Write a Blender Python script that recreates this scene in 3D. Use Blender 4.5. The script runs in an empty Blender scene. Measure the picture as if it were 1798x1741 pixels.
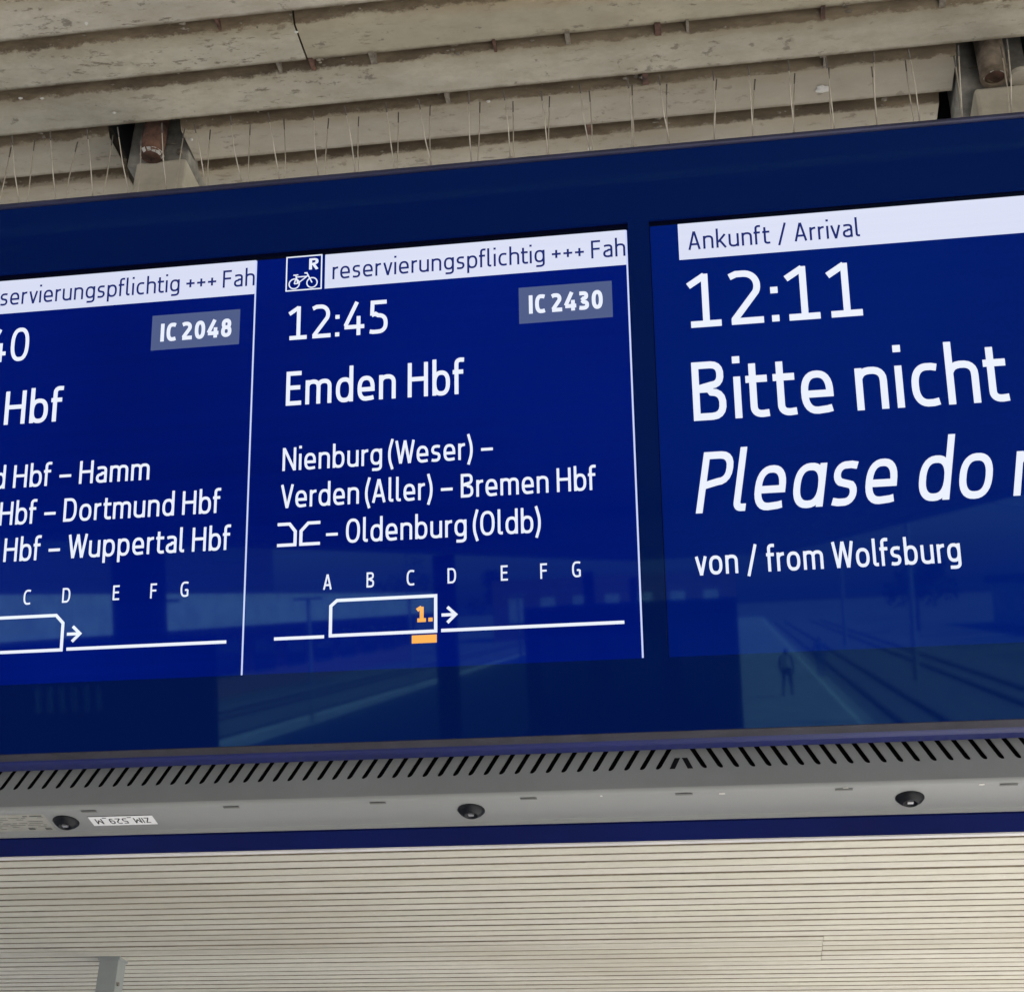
import bpy, bmesh, math, random
from mathutils import Vector, Matrix, Euler
random.seed(7)
R = math.radians
sc = bpy.context.scene

# ------------------------------------------------------------------ camera
ZC = 3.0                                   # eye height above the platform
cam_d = bpy.data.cameras.new('camera'); cam = bpy.data.objects.new('camera', cam_d)
sc.collection.objects.link(cam); sc.camera = cam
cam_d.sensor_fit = 'HORIZONTAL'; cam_d.sensor_width = 36.0; cam_d.lens = 36.0 * 1.47356
cam_d.clip_start = .05; cam_d.clip_end = 2000
rx, fw, up = (0.988, 0.1531, 0.0187), (-0.1432, 0.8651, 0.4808), (0.0575, -0.4777, 0.8766)
m = Matrix(((rx[0], up[0], -fw[0], 0), (rx[1], up[1], -fw[1], 0), (rx[2], up[2], -fw[2], ZC), (0, 0, 0, 1)))
cam.matrix_world = m

# ------------------------------------------------------------------ sky, sun, exposure
EXPO = 1.95
w = bpy.data.worlds.new('World'); sc.world = w; w.use_nodes = True
nt = w.node_tree; bg = nt.nodes['Background']
sky = nt.nodes.new('ShaderNodeTexSky'); sky.sky_type = 'NISHITA'; sky.sun_disc = False
SUN_EL, SUN_AZ = 47.0, 68.0                # azimuth clockwise from +Y
sky.sun_elevation = R(SUN_EL); sky.sun_rotation = R(SUN_AZ); sky.dust_density = 2.5; sky.air_density = 1.0
nt.links.new(sky.outputs[0], bg.inputs[0]); bg.inputs[1].default_value = 0.11
sd = bpy.data.lights.new('sun', 'SUN'); sd.energy = 4.6; sd.angle = R(0.6); sd.color = (1, .97, .92)
sun = bpy.data.objects.new('sun', sd); sc.collection.objects.link(sun)
dv = Vector((math.sin(R(SUN_AZ)) * math.cos(R(SUN_EL)), math.cos(R(SUN_AZ)) * math.cos(R(SUN_EL)), math.sin(R(SUN_EL))))
sun.rotation_euler = dv.to_track_quat('Z', 'Y').to_euler(); sun.location = (40, 20, 60)
sc.view_settings.view_transform = 'Standard'; sc.view_settings.look = 'None'
sc.view_settings.exposure = EXPO; sc.view_settings.gamma = 1; sc.view_settings.use_curve_mapping = False
sc.cycles.use_denoising = True
sc.cycles.max_bounces = 8; sc.cycles.diffuse_bounces = 5; sc.cycles.glossy_bounces = 3

# ------------------------------------------------------------------ helpers
C = sc.collection
def mesh(name, vs, fs, mat=None, parent=None, smooth=False):
    me = bpy.data.meshes.new(name); me.from_pydata([tuple(v) for v in vs], [], fs); me.update()
    o = bpy.data.objects.new(name, me); C.objects.link(o)
    if mat: me.materials.append(mat)
    if parent: o.parent = parent
    if smooth:
        for p in me.polygons: p.use_smooth = True
    return o
def empty(name, loc=(0, 0, 0), rot=(0, 0, 0), label=None, cat=None, group=None, kind=None):
    o = bpy.data.objects.new(name, None); C.objects.link(o); o.location = loc; o.rotation_euler = rot
    o.empty_display_size = .1
    tag(o, label, cat, group, kind); return o
def tag(o, label=None, cat=None, group=None, kind=None):
    if label: o['label'] = label
    if cat: o['category'] = cat
    if group: o['group'] = group
    if kind: o['kind'] = kind
    return o
class MB:
    """collects boxes, prisms and tubes into one mesh"""
    def __init__(s): s.v = []; s.f = []
    def box(s, x0, x1, y0, y1, z0, z1):
        b = len(s.v)
        s.v += [(x, y, z) for z in (z0, z1) for x, y in ((x0, y0), (x1, y0), (x1, y1), (x0, y1))]
        s.f += [tuple(b + i for i in q) for q in ((3, 2, 1, 0), (4, 5, 6, 7), (0, 1, 5, 4), (1, 2, 6, 5), (2, 3, 7, 6), (3, 0, 4, 7))]
        return s
    def tube(s, pts, r, n=8, cap=True):
        rs = r if isinstance(r, (list, tuple)) else [r] * len(pts)
        b = len(s.v); P = [Vector(p) for p in pts]
        for i, p in enumerate(P):
            d = (P[min(i + 1, len(P) - 1)] - P[max(i - 1, 0)]).normalized()
            a = d.orthogonal().normalized(); c = d.cross(a)
            for k in range(n):
                t = 2 * math.pi * k / n
                s.v.append(tuple(p + (a * math.cos(t) + c * math.sin(t)) * rs[i]))
        for i in range(len(P) - 1):
            for k in range(n):
                s.f.append((b + i * n + k, b + i * n + (k + 1) % n, b + (i + 1) * n + (k + 1) % n, b + (i + 1) * n + k))
        if cap:
            s.f.append(tuple(b + k for k in range(n))[::-1]); s.f.append(tuple(b + (len(P) - 1) * n + k for k in range(n)))
        return s
    def extrude_x(s, prof, x0, x1):
        """closed profile in (y,z), counter-clockwise seen from +x"""
        b = len(s.v); n = len(prof)
        s.v += [(x0, y, z) for y, z in prof] + [(x1, y, z) for y, z in prof]
        for i in range(n): s.f.append((b + i, b + (i + 1) % n, b + n + (i + 1) % n, b + n + i))
        s.f.append(tuple(b + i for i in range(n))[::-1]); s.f.append(tuple(b + n + i for i in range(n)))
        return s
    def quad(s, a, b_, c, d):
        b = len(s.v); s.v += [a, b_, c, d]; s.f.append((b, b + 1, b + 2, b + 3)); return s
    def build(s, name, mat=None, parent=None, smooth=False, bevel=0):
        o = mesh(name, s.v, s.f, mat, parent, smooth)
        bm = bmesh.new(); bm.from_mesh(o.data); bmesh.ops.recalc_face_normals(bm, faces=bm.faces); bm.to_mesh(o.data); bm.free()
        if bevel:
            md = o.modifiers.new('bevel', 'BEVEL'); md.width = bevel; md.segments = 2; md.limit_method = 'ANGLE'
        return o

# ------------------------------------------------------------------ materials
def newmat(name):
    mt = bpy.data.materials.new(name); mt.use_nodes = True
    n = mt.node_tree; b = n.nodes['Principled BSDF']; return mt, n, b
def N(n, kind, **k):
    q = n.nodes.new(kind)
    for a, v in k.items(): setattr(q, a, v)
    return q
def ramp(n, stops, src=None):
    r = N(n, 'ShaderNodeValToRGB'); e = r.color_ramp.elements
    while len(e) < len(stops): e.new(.5)
    for i, (p, c) in enumerate(stops):
        e[i].position = p; e[i].color = (c, c, c, 1) if isinstance(c, (int, float)) else (*c, 1)
    if src: n.links.new(src, r.inputs[0])
    return r
def mixc(n, fac, a, b, blend='MIX'):
    mx = N(n, 'ShaderNodeMix', data_type='RGBA', blend_type=blend)
    for i, v in ((0, fac), (6, a), (7, b)):
        if hasattr(v, 'node'): n.links.new(v, mx.inputs[i])
        elif i == 0: mx.inputs[0].default_value = v
        else: mx.inputs[i].default_value = (*v, 1)
    return mx.outputs[2]
def mth(n, op, a, b=None):
    q = N(n, 'ShaderNodeMath', operation=op)
    for i, v in enumerate((a, b)):
        if v is None: continue
        if hasattr(v, 'node'): n.links.new(v, q.inputs[i])
        else: q.inputs[i].default_value = v
    return q.outputs[0]
def noise(n, co, scale, detail=4, rough=.55, sc3=None, w=None):
    q = N(n, 'ShaderNodeTexNoise'); q.inputs['Scale'].default_value = scale; q.inputs['Detail'].default_value = detail
    q.inputs['Roughness'].default_value = rough
    if sc3:
        mp = N(n, 'ShaderNodeMapping'); mp.inputs['Scale'].default_value = sc3; n.links.new(co, mp.inputs[0]); co = mp.outputs[0]
    n.links.new(co, q.inputs['Vector']); return q.outputs['Fac']
def bump(n, b, h, strength=.2, dist=.002):
    q = N(n, 'ShaderNodeBump'); q.inputs['Strength'].default_value = strength; q.inputs['Distance'].default_value = dist
    n.links.new(h, q.inputs['Height']); n.links.new(q.outputs[0], b.inputs['Normal'])
def plain(name, col, rough=.6, metal=0.0, var=.12, scale=14, bmp=.1, spec=.5):
    """a painted or raw surface with soft blotches and fine relief"""
    mt, n, b = newmat(name); tc = N(n, 'ShaderNodeTexCoord')
    f = noise(n, tc.outputs['Object'], scale, 5, .6)
    r = ramp(n, [(.3, tuple(c * (1 - var) for c in col)), (.7, tuple(min(1, c * (1 + var)) for c in col))], f)
    n.links.new(r.outputs[0], b.inputs['Base Color']); b.inputs['Roughness'].default_value = rough; b.inputs['Metallic'].default_value = metal
    b.inputs['Specular IOR Level'].default_value = spec
    if bmp: bump(n, b, noise(n, tc.outputs['Object'], scale * 12, 3), bmp, .001)
    return mt
def per_object_co(n):
    """object coordinates pushed apart per object, so that copies do not repeat"""
    tc = N(n, 'ShaderNodeTexCoord'); oi = N(n, 'ShaderNodeObjectInfo')
    cm = N(n, 'ShaderNodeCombineXYZ'); k = mth(n, 'MULTIPLY', oi.outputs['Random'], 47.0)
    for i in range(3): n.links.new(k, cm.inputs[i])
    ad = N(n, 'ShaderNodeVectorMath', operation='ADD'); n.links.new(tc.outputs['Object'], ad.inputs[0]); n.links.new(cm.outputs[0], ad.inputs[1])
    return tc.outputs['Object'], ad.outputs[0], oi.outputs['Random']

def slat_material(name, base, green=0.0, dirt=1.0, mot=1.0, ochre=(.24, .175, .085), smudge=.8, rag=1.0):
    mt, n, b = newmat(name)
    raw, co, rnd = per_object_co(n)
    sp = N(n, 'ShaderNodeSeparateXYZ'); n.links.new(raw, sp.inputs[0]); y = sp.outputs[1]
    # broad patches, streaks along the slat, fine mottling
    big = noise(n, co, 2.2, 5, .6, (1, 3, 3))
    mott = noise(n, co, 26, 8, .72, (.8, 1.3, 1))
    c1 = ramp(n, [(.30, tuple(c * (1 - .24 * mot) for c in base)), (.55, base), (.75, tuple(min(1, c * (1 + .12 * mot)) for c in base))], big).outputs[0]
    tint = tuple(c * k for c, k in zip(base, (.92, .94, .86)))
    c2 = mixc(n, ramp(n, [(.35, 0), (.7, .75)], rnd).outputs[0], c1, mixc(n, .55, c1, tint))
    c2 = mixc(n, ramp(n, [(.40, .0), (.62, .35 * mot)], noise(n, co, 11, 6, .65, (.6, 1, 1))).outputs[0], c2, tuple(c * .62 for c in base))
    c3 = mixc(n, ramp(n, [(.42, .0), (.62, .75 * mot)], mott).outputs[0], c2, mixc(n, .5, c2, (.36, .31, .22)))
    # small dark specks and flecks, slightly drawn along the slat
    sk = noise(n, co, 95, 6, .7, (.35, 1, 1)); msk = noise(n, co, 7, 3, .5)
    spk = mth(n, 'MULTIPLY', ramp(n, [(.57, 0), (.64, 1)], sk).outputs[0], ramp(n, [(.42, 0), (.62, 1)], msk).outputs[0])
    c4 = mixc(n, mth(n, 'MULTIPLY', spk, .8 * dirt), c3, (.16, .13, .09))
    sk2 = noise(n, co, 34, 5, .65, (.8, 1, 1))
    c4 = mixc(n, mth(n, 'MULTIPLY', ramp(n, [(.62, 0), (.67, 1)], sk2).outputs[0], .72 * dirt), c4, (.17, .15, .12))
    # pale bird lime specks
    wh = noise(n, co, 31, 2, .4)
    c4 = mixc(n, mth(n, 'MULTIPLY', ramp(n, [(.765, 0), (.78, 1)], wh).outputs[0], .8), c4, (.72, .70, .66))
    # a ragged brown stain that starts in the groove and creeps on to the slat
    edge = mth(n, 'ADD', mth(n, 'MULTIPLY', mth(n, 'SUBTRACT', noise(n, co, 45, 7, .75, (.7, 1, 1)), .5), .024 * rag),
               mth(n, 'MULTIPLY', mth(n, 'SUBTRACT', noise(n, co, 3.0, 3, .6), .5), .016 * rag))
    yy = mth(n, 'ADD', y, edge)
    halo = ramp(n, [(.0, 1), (1, 0)], mth(n, 'DIVIDE', mth(n, 'SUBTRACT', yy, .018), .034)).outputs[0]
    amt = ramp(n, [(.32, .15), (.68, .9)], noise(n, co, 1.3, 3, .5, (1, 1, 1))).outputs[0]
    c5 = mixc(n, mth(n, 'MULTIPLY', mth(n, 'MULTIPLY', halo, amt), dirt), c4, ochre)
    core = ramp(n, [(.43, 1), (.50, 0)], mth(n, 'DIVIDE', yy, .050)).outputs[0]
    grime = ramp(n, [(.3, (.060, .043, .028)), (.5, (.135, .098, .060)), (.7, (.25, .195, .125))], noise(n, co, 22, 5, .7, (.3, 1, 1))).outputs[0]  # groove dirt, its tones darkened further for the shade inside the groove
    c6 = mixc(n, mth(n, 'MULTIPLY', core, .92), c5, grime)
    # thin dark line painted at the sharp far edge for the gap's shade
    far = ramp(n, [(.92, 0), (.985, .95)], mth(n, 'DIVIDE', mth(n, 'ADD', y, mth(n, 'MULTIPLY', mth(n, 'SUBTRACT', mott, .5), .01 * rag)), .100)).outputs[0]
    c7 = mixc(n, mth(n, 'MULTIPLY', far, dirt), c6, (.15, .12, .08))
    # soft brown smudges that run across neighbouring slats
    ge = N(n, 'ShaderNodeNewGeometry'); sm = noise(n, ge.outputs['Position'], .55, 6, .62, (.55, 1.5, 1))
    c8 = mixc(n, ramp(n, [(.50, 0), (.68, .55 * smudge)], sm).outputs[0], c7, tuple(c * k for c, k in zip(base, (.55, .50, .42))))
    n.links.new(c8, b.inputs['Base Color'])
    b.inputs['Roughness'].default_value = .72; b.inputs['Specular IOR Level'].default_value = .3
    h = mth(n, 'ADD', mth(n, 'MULTIPLY', core, mth(n, 'MULTIPLY', mott, 2.5)), mth(n, 'ADD', mth(n, 'MULTIPLY', spk, -.5), mth(n, 'MULTIPLY', mott, .5)))
    bump(n, b, h, .5, .0016)
    return mt

def screen_material(name, emit, base=(0, 0, 0), rough=.024, ior=1.33, grad=None):
    """a lit display surface under glass: emits, and mirrors a little of what stands before it"""
    mt, n, b = newmat(name)
    b.inputs['Base Color'].default_value = (*base, 1); b.inputs['Roughness'].default_value = rough; b.inputs['IOR'].default_value = ior
    b.inputs['Specular Tint'].default_value = (.28, .78, 1, 1)
    b.inputs['Emission Color'].default_value = (*emit, 1); b.inputs['Emission Strength'].default_value = 2 ** -EXPO
    if grad:
        tc = N(n, 'ShaderNodeTexCoord'); f = noise(n, tc.outputs['Object'], 1.6, 2, .4)
        fine = noise(n, tc.outputs['Object'], 3.0, 4, .6, (.4, 1, 40))
        r = ramp(n, [(.3, grad[0]), (.7, grad[1])], mth(n, 'ADD', mth(n, 'MULTIPLY', f, .8), mth(n, 'MULTIPLY', fine, .2)))
        n.links.new(r.outputs[0], b.inputs['Emission Color'])
    return mt
# ------------------------------------------------------------------ lettering
# A stroke alphabet: every letter is a set of pen strokes, turned into flat ribbons.
XH, CH, AS, DS = 495.0, 700.0, 735.0, -185.0

def arc(cx, cy, rx, ry, a0, a1, n=9, e=2.45):
    pts = []
    for i in range(n + 1):
        a = math.radians(a0 + (a1 - a0) * i / n)
        c, s = math.cos(a), math.sin(a)
        pts.append((cx + rx * math.copysign(abs(c) ** (2 / e), c), cy + ry * math.copysign(abs(s) ** (2 / e), s)))
    return pts

def glyph(ch, s, it=False):
    """strokes (centre lines) of one letter and its width; s is half the pen width"""
    w = 370.0; L = s; st = []
    def ring(x0, x1, y0, y1):
        return arc((x0 + x1) / 2, (y0 + y1) / 2, (x1 - x0) / 2, (y1 - y0) / 2, 0, 352, 30) + [(x1, (y0 + y1) / 2)]
    def dot(x, y):
        st.append([(x - s * 1.08, y), (x + s * 1.08, y)])
    if ch == ' ': return [], 205
    if ch == 'o': w = 395; st = [ring(s, w - s, s - 8, XH - s + 8)]
    elif ch in 'bp':
        w = 385; st = [ring(s, w - s, s - 8, XH - s + 8), [(s, AS if ch == 'b' else XH), (s, 0 if ch == 'b' else DS)]]
    elif ch in 'dq' or (ch == 'a' and it):
        w = 385; st = [ring(s, w - s, s - 8, XH - s + 8), [(w - s, XH if ch == 'a' else AS), (w - s, 0)]]
    elif ch == 'g':
        w = 380; st = [ring(s, w - s, s + 12, XH - s + 8), [(w - s, XH)] + [(w - s, -20)] + arc(w / 2 + 5, -20, w / 2 - s - 5, 150 - s, 0, -90, 8) + [(60, DS + s + 18)]]
    elif ch == 'n': st = [[(s, XH), (s, 0)], arc(w / 2, XH - 165, w / 2 - s, 173 - s, 160, 0, 10) + [(w - s, 0)]]
    elif ch == 'h': st = [[(s, AS), (s, 0)], arc(w / 2, XH - 165, w / 2 - s, 173 - s, 160, 0, 10) + [(w - s, 0)]]
    elif ch == 'u': st = [[(w - s, XH), (w - s, 0)], [(s, XH)] + arc(w / 2, 165, w / 2 - s, 173 - s, 180, 340, 10)]
    elif ch == 'm':
        w = 585; q = (w + 2 * s) / 4
        st = [[(s, XH), (s, 0)], arc(q, XH - 160, q - s, 168 - s, 160, 0, 9) + [(2 * q - s, 0)],
              arc(w - q, XH - 160, q - s, 168 - s, 160, 0, 9) + [(w - s, 0)]]
    elif ch == 'r': w = 235; st = [[(s, XH), (s, 0)], arc(w - 5, XH - 170, w - 5 - s, 176 - s, 165, 92, 7)]
    elif ch == 'e':
        w = 380; y = XH * .53
        st = [[(s * 1.2, y - s * .8), (w - s, y - s * .8)] + arc(w / 2, XH / 2, w / 2 - s, XH / 2 - s + 8, 8, 270, 20) + [(w - 75, s + 2), (w - 22, s + 14)]]
    elif ch == 'a':
        w = 345
        st = [[(38, XH - s - 12), (110, XH - s + 6)] + arc(w - s - 120, XH - 130, 120, 138 - s, 90, 0, 7) + [(w - s, 0)],
              [(w - s, XH * .58), (w / 2 + 25, XH * .58)] + arc(w / 2 + 5, XH * .29, w / 2 + 5 - s, XH * .29 - s + 6, 95, 270, 12) + arc(w / 2 + 5, XH * .29, w / 2 - s, XH * .29 - s + 6, 275, 340, 5)]
    elif ch == 'c': w = 310; st = [[(w - 8, XH - s - 8), (w - 70, XH - s + 6)] + arc(w / 2 + 40, XH / 2, w / 2 + 40 - s, XH / 2 - s + 7, 95, 265, 16) + [(w - 70, s - 6), (w - 2, s + 8)]]
    elif ch == 's':
        w = 300; m = XH / 2
        st = [[(w - 22, XH - s - 8), (w - 95, XH - s + 6)] + arc(w / 2 - 5, (m + XH - s) / 2 + 2, w / 2 - 5 - s, (XH - s - m) / 2 + 2, 100, 235, 9, 2.1)
              + [(w / 2, m)] + arc(w / 2, (m + s) / 2, w / 2 - s, (m - s) / 2 + 6, 50, -95, 9, 2.1) + [(85, s - 6), (14, s + 8)]]
    elif ch == 't':
        w = 265; st = [[(85, 640), (85, 130)] + arc(85 + 105, 130, 105, 135 - s, 180, 270, 7) + [(w, s + 2)], [(0, XH - s), (w - 8, XH - s)]]
    elif ch == 'f':
        w = 250; st = [[(82, 0), (82, AS - 130)] + arc(82 + 105, AS - 130, 105, 135 - s, 180, 95, 7) + [(w, AS - s)], [(0, XH - s), (w - 20, XH - s)]]
        if it: st[0] = st[0]
    elif ch == 'i': w = 2 * s; st = [[(s, XH), (s, 0)]]; dot(s, AS - s * .9)
    elif ch == 'l': w = 2 * s + 62; st = [[(s, AS), (s, 105)] + arc(s + 62, 105, 62, 105 - s, 180, 270, 6, 2.2) + [(w + 10, s)]]
    elif ch == 'k': w = 345; st = [[(s, AS), (s, 0)], [(s, 225), (s + 50, 235), (w - 25, XH + 8)], [(s + 95, 270), (w - 8, -8)]]
    elif ch == 'v': w = 365; st = [[(s + 2, XH), (w / 2 - 2, 6)], [(w / 2 + 2, 6), (w - s - 2, XH)], [(w / 2 - s - 6, s * .7), (w / 2 + s + 6, s * .7)]]
    elif ch == 'A': w = 440; st = [[(s - 4, 0), (w / 2 - 6, CH - 3)], [(w / 2 + 6, CH - 3), (w - s + 4, 0)], [(90, 205), (w - 90, 205)], [(w / 2 - s, CH - s), (w / 2 + s, CH - s)]]
    elif ch == 'B':
        w = 400
        st = [[(s, 0), (s, CH)], [(s, CH - s), (w / 2, CH - s)] + arc(w / 2 + 20, CH * .765, w / 2 - 38 - s, CH * .235 - s, 88, -88, 9) + [(s, CH * .53)],
              [(s, CH * .53), (w / 2, CH * .53)] + arc(w / 2 + 20, CH * .265, w / 2 - 20 - s, CH * .265 - s, 88, -88, 9) + [(s, s)]]
    elif ch == 'C': w = 380; st = [[(w - 6, CH - s - 18), (w - 70, CH - s + 4)] + arc(w / 2 + 45, CH / 2, w / 2 + 45 - s, CH / 2 - s + 8, 95, 265, 18) + [(w - 70, s - 4), (w, s + 16)]]
    elif ch == 'D': w = 430; st = [[(s, 0), (s, CH)], [(s, CH - s), (w / 2 - 20, CH - s)] + arc(w / 2 - 20, CH / 2, w / 2 + 20 - s, CH / 2 - s, 88, -88, 18) + [(s, s)]]
    elif ch in 'EF':
        w = 340; st = [[(s, 0), (s, CH)], [(s, CH - s), (w, CH - s)], [(s, CH * .52), (w - 22, CH * .52)]]
        if ch == 'E': st.append([(s, s), (w + 6, s)])
    elif ch == 'G': w = 425; st = [[(w - 18, CH - s - 16), (w - 90, CH - s + 6)] + arc(w / 2 + 20, CH / 2, w / 2 + 20 - s, CH / 2 - s + 8, 95, 270, 18) + [(w - s - 60, s - 4), (w - s, s + 22), (w - s, CH * .47)], [(w - s, CH * .45), (w / 2 + 25, CH * .45)]]
    elif ch == 'H': w = 445; st = [[(s, 0), (s, CH)], [(w - s, 0), (w - s, CH)], [(s, CH * .52), (w - s, CH * .52)]]
    elif ch == 'I': w = 2 * s; st = [[(s, 0), (s, CH)]]
    elif ch == 'M': w = 540; st = [[(s, 0), (s, CH)], [(w - s, 0), (w - s, CH)], [(s, CH - 4), (w / 2, 190)], [(w / 2, 190), (w - s, CH - 4)]]
    elif ch == 'N': w = 450; st = [[(s, 0), (s, CH)], [(w - s, 0), (w - s, CH)], [(s + 6, CH - 12), (w - s - 6, 12)]]
    elif ch in 'O': w = 450; st = [ring(s, w - s, s - 8, CH - s + 8)]
    elif ch in 'PR':
        w = 395; st = [[(s, 0), (s, CH)], [(s, CH - s), (w / 2, CH - s)] + arc(w / 2 + 10, CH * .72, w / 2 - 10 - s, CH * .28 - s, 88, -88, 10) + [(s, CH * .44)]]
        if ch == 'R': st.append([(w / 2, CH * .44), (w - s + 12, 0)])
    elif ch == 'V': w = 430; st = [[(s - 2, CH), (w / 2 - 4, 8)], [(w / 2 + 4, 8), (w - s + 2, CH)], [(w / 2 - s, s * .8), (w / 2 + s, s * .8)]]
    elif ch == 'W':
        w = 640; a = w * .27
        st = [[(s - 2, CH), (a, 6)], [(a + 4, 6), (w / 2, CH - 4)], [(w / 2, CH - 4), (w - a - 4, 6)], [(w - a, 6), (w - s + 2, CH)]]
    elif ch == 'Z': w = 380; st = [[(12, CH - s), (w - 14, CH - s)], [(w - 44, CH - s), (44, s)], [(6, s), (w, s)]]
    elif ch == '0': w = 425; st = [ring(s, w - s, s - 6, CH - s + 6)]
    elif ch == '1': w = 400; st = [[(215, 0), (215, CH)], [(215, CH - 22), (8, CH - 150)], [(22, s), (w, s)]]
    elif ch == '2':
        w = 410; st = [[(14, CH - s - 30), (95, CH - s + 4)] + arc(w / 2 - 25, CH - 205, w / 2 + 5 - s, 205 - s + 4, 92, -28, 12, 2.1) + [(50, s + 20)], [(14, s), (w, s)]]
    elif ch == '3':
        w = 390; st = [[(24, CH - s), (110, CH - s)] + arc(w / 2 - 30, CH * .755, w / 2 + 5 - s, CH * .245 - s, 85, -85, 10) + [(110, CH * .515)],
                       [(110, CH * .515)] + arc(w / 2 - 30, CH * .26, w / 2 + 30 - s, CH * .26 - s + 4, 85, -90, 10) + [(80, s), (12, s + 12)]]
    elif ch == '4': w = 440; st = [[(278, CH), (30, 205)], [(12, 180), (w, 180)], [(315, 400), (315, 0)]]
    elif ch == '5':
        w = 395; st = [[(w - 25, CH - s), (52, CH - s)], [(66, CH), (58, CH * .55)], [(50, CH * .56), (130, CH * .6)] + arc(w / 2 - 25, CH * .305, w / 2 + 25 - s, CH * .305 - s, 88, -90, 12) + [(80, s), (10, s + 14)]]
    elif ch == '8': w = 420; st = [ring(s + 18, w - s - 18, CH * .53, CH - s + 6), ring(s, w - s, s - 6, CH * .53)]
    elif ch == '9': w = 410; st = [ring(s, w - s, CH * .4, CH - s + 6), [(w - s, CH * .68)] + arc(w / 2 - 20, CH * .42, w / 2 + 20 - s, CH * .42 - s, 0, -88, 10) + [(70, s)]]
    elif ch == ':': w = 2 * s * 1.1; dot(s * 1.1, s * 1.1); dot(s * 1.1, 415)
    elif ch == '.': w = 2 * s * 1.15; dot(s * 1.15, s * 1.1)
    elif ch == '+': w = 330; st = [[(0, 290), (w, 290)], [(w / 2, 130), (w / 2, 450)]]
    elif ch == '/': w = 330; st = [[(s, -95), (w - s, CH + 50)]]
    elif ch == '-': w = 380; st = [[(0, 275), (w, 275)]]
    elif ch == '_': w = 330; st = [[(0, -90), (w, -90)]]
    elif ch == '(': w = 165; st = [[(w - s * .4, AS + 30)] + arc(w + 75, 290, w + 70 - s, 430, 148, 212, 12, 2.0) + [(w - s * .4, -150)]]
    elif ch == ')': w = 165; st = [[(s * .4, AS + 30)] + arc(-75, 290, w + 70 - s, 430, 32, -32, 12, 2.0) + [(s * .4, -150)]]
    return st, w

def ribbon(pts, half, closed=False):
    """a flat ribbon of constant width along a polyline: list of (left, right) pairs"""
    clean = [pts[0]]
    for q in pts[1:]:
        if math.hypot(q[0] - clean[-1][0], q[1] - clean[-1][1]) > 1e-6: clean.append(q)
    n = len(clean); out = []
    for i, (x, y) in enumerate(clean):
        if closed and (i == 0 or i == n - 1):
            a, b = clean[n - 2], clean[1]
        else:
            a, b = clean[max(i - 1, 0)], clean[min(i + 1, n - 1)]
        d0 = (x - a[0], y - a[1]); d1 = (b[0] - x, b[1] - y)
        if not closed and i == 0: d0 = d1
        if not closed and i == n - 1: d1 = d0
        l0 = math.hypot(*d0) or 1; l1 = math.hypot(*d1) or 1
        n0 = (-d0[1] / l0, d0[0] / l0); n1 = (-d1[1] / l1, d1[0] / l1)
        m = (n0[0] + n1[0], n0[1] + n1[1]); ml = math.hypot(*m) or 1; m = (m[0] / ml, m[1] / ml)
        c = max(m[0] * n0[0] + m[1] * n0[1], .55)
        k = half / c
        out.append(((x + m[0] * k, y + m[1] * k), (x - m[0] * k, y - m[1] * k)))
    return out

TRACK = 98.0
def text_strokes(txt, s, it=False):
    x = 0; res = []; prev = ''
    for ci, ch in enumerate(txt):
        if ch in '()' or prev in '(':
            gap = TRACK * .75
        elif prev in 'rtf' or ch in 'tfvV' or prev in 'vVWP': gap = TRACK * .62
        elif ch.isdigit() and prev.isdigit(): gap = TRACK * 1.12
        else: gap = TRACK
        if prev and prev != ' ' and ch != ' ': x += gap
        elif prev: x += 30
        st, w = glyph(ch, s, it)
        if ch == ' ' and txt[ci + 1:ci + 2] == '(': w = 135
        for q in st:
            closed = len(q) > 20 and abs(q[0][0] - q[-1][0]) < 1e-6 and abs(q[0][1] - q[-1][1]) < 1e-6
            res.append(([(px + x, py) for px, py in q], closed))
        x += w; prev = ch
    return res, x

def lettering(name, txt, u0, u1, v, cap, mat, parent, y=-.0004, s=49, italic=False, sheared=0.0):
    """flat lettering in the screen's plane: x = u, z = v, one mesh per line of text"""
    st, total = text_strokes(txt, s, italic)
    slant = math.tan(math.radians(11.5)) if italic else 0
    k = cap / CH
    kx = (u1 - u0) / (total + (CH * slant * .3 if italic else 0))
    vs, fs = [], []
    for j, (pts, closed) in enumerate(st):
        rb = ribbon(pts, s, closed); dy = y - .000008 * (j % 7)
        b = len(vs)
        for l, r in rb:
            for (px, py) in (l, r):
                vs.append((u0 + (px + py * slant) * kx, dy, v + py * k))
        for i in range(len(rb) - 1):
            a = b + 2 * i
            fs.append((a, a + 1, a + 3, a + 2))
    return mesh(name, vs, fs, mat, parent)
M = {}
M['slat'] = slat_material('weathered_slat', (.60, .555, .46), dirt=1.0, mot=1.15)
M['slat_green'] = slat_material('greenish_weathered_slat', (.53, .475, .365), dirt=1.0, mot=1.2, ochre=(.30, .19, .07))
M['slat_shaded'] = slat_material('shade_toned_slat', (.45, .41, .335), dirt=.75, mot=.9)  # less dirt, but base colour darkened for the shade beside the board
M['slat_clean'] = slat_material('pale_slat', (.67, .635, .55), dirt=.14, mot=.35, rag=.15, smudge=.8)
M['void'] = plain('groove_backing', (.055, .045, .032), .9, var=.3)
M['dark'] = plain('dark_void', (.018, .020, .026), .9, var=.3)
M['navy_glass'] = screen_material('navy_printed_glass', (.0001, .0034, .034), (.0006, .0045, .045), .024, 1.33)  # printed surround, not a display: faint navy glow added to its colour
M['navy_frame'] = plain('navy_powder_coat', (.012, .018, .11), .35, var=.15, scale=6, bmp=.05)
M['navy_rail'] = plain('navy_rail', (.002, .009, .105), .5, spec=.2, var=.18, scale=6, bmp=.05)
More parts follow.
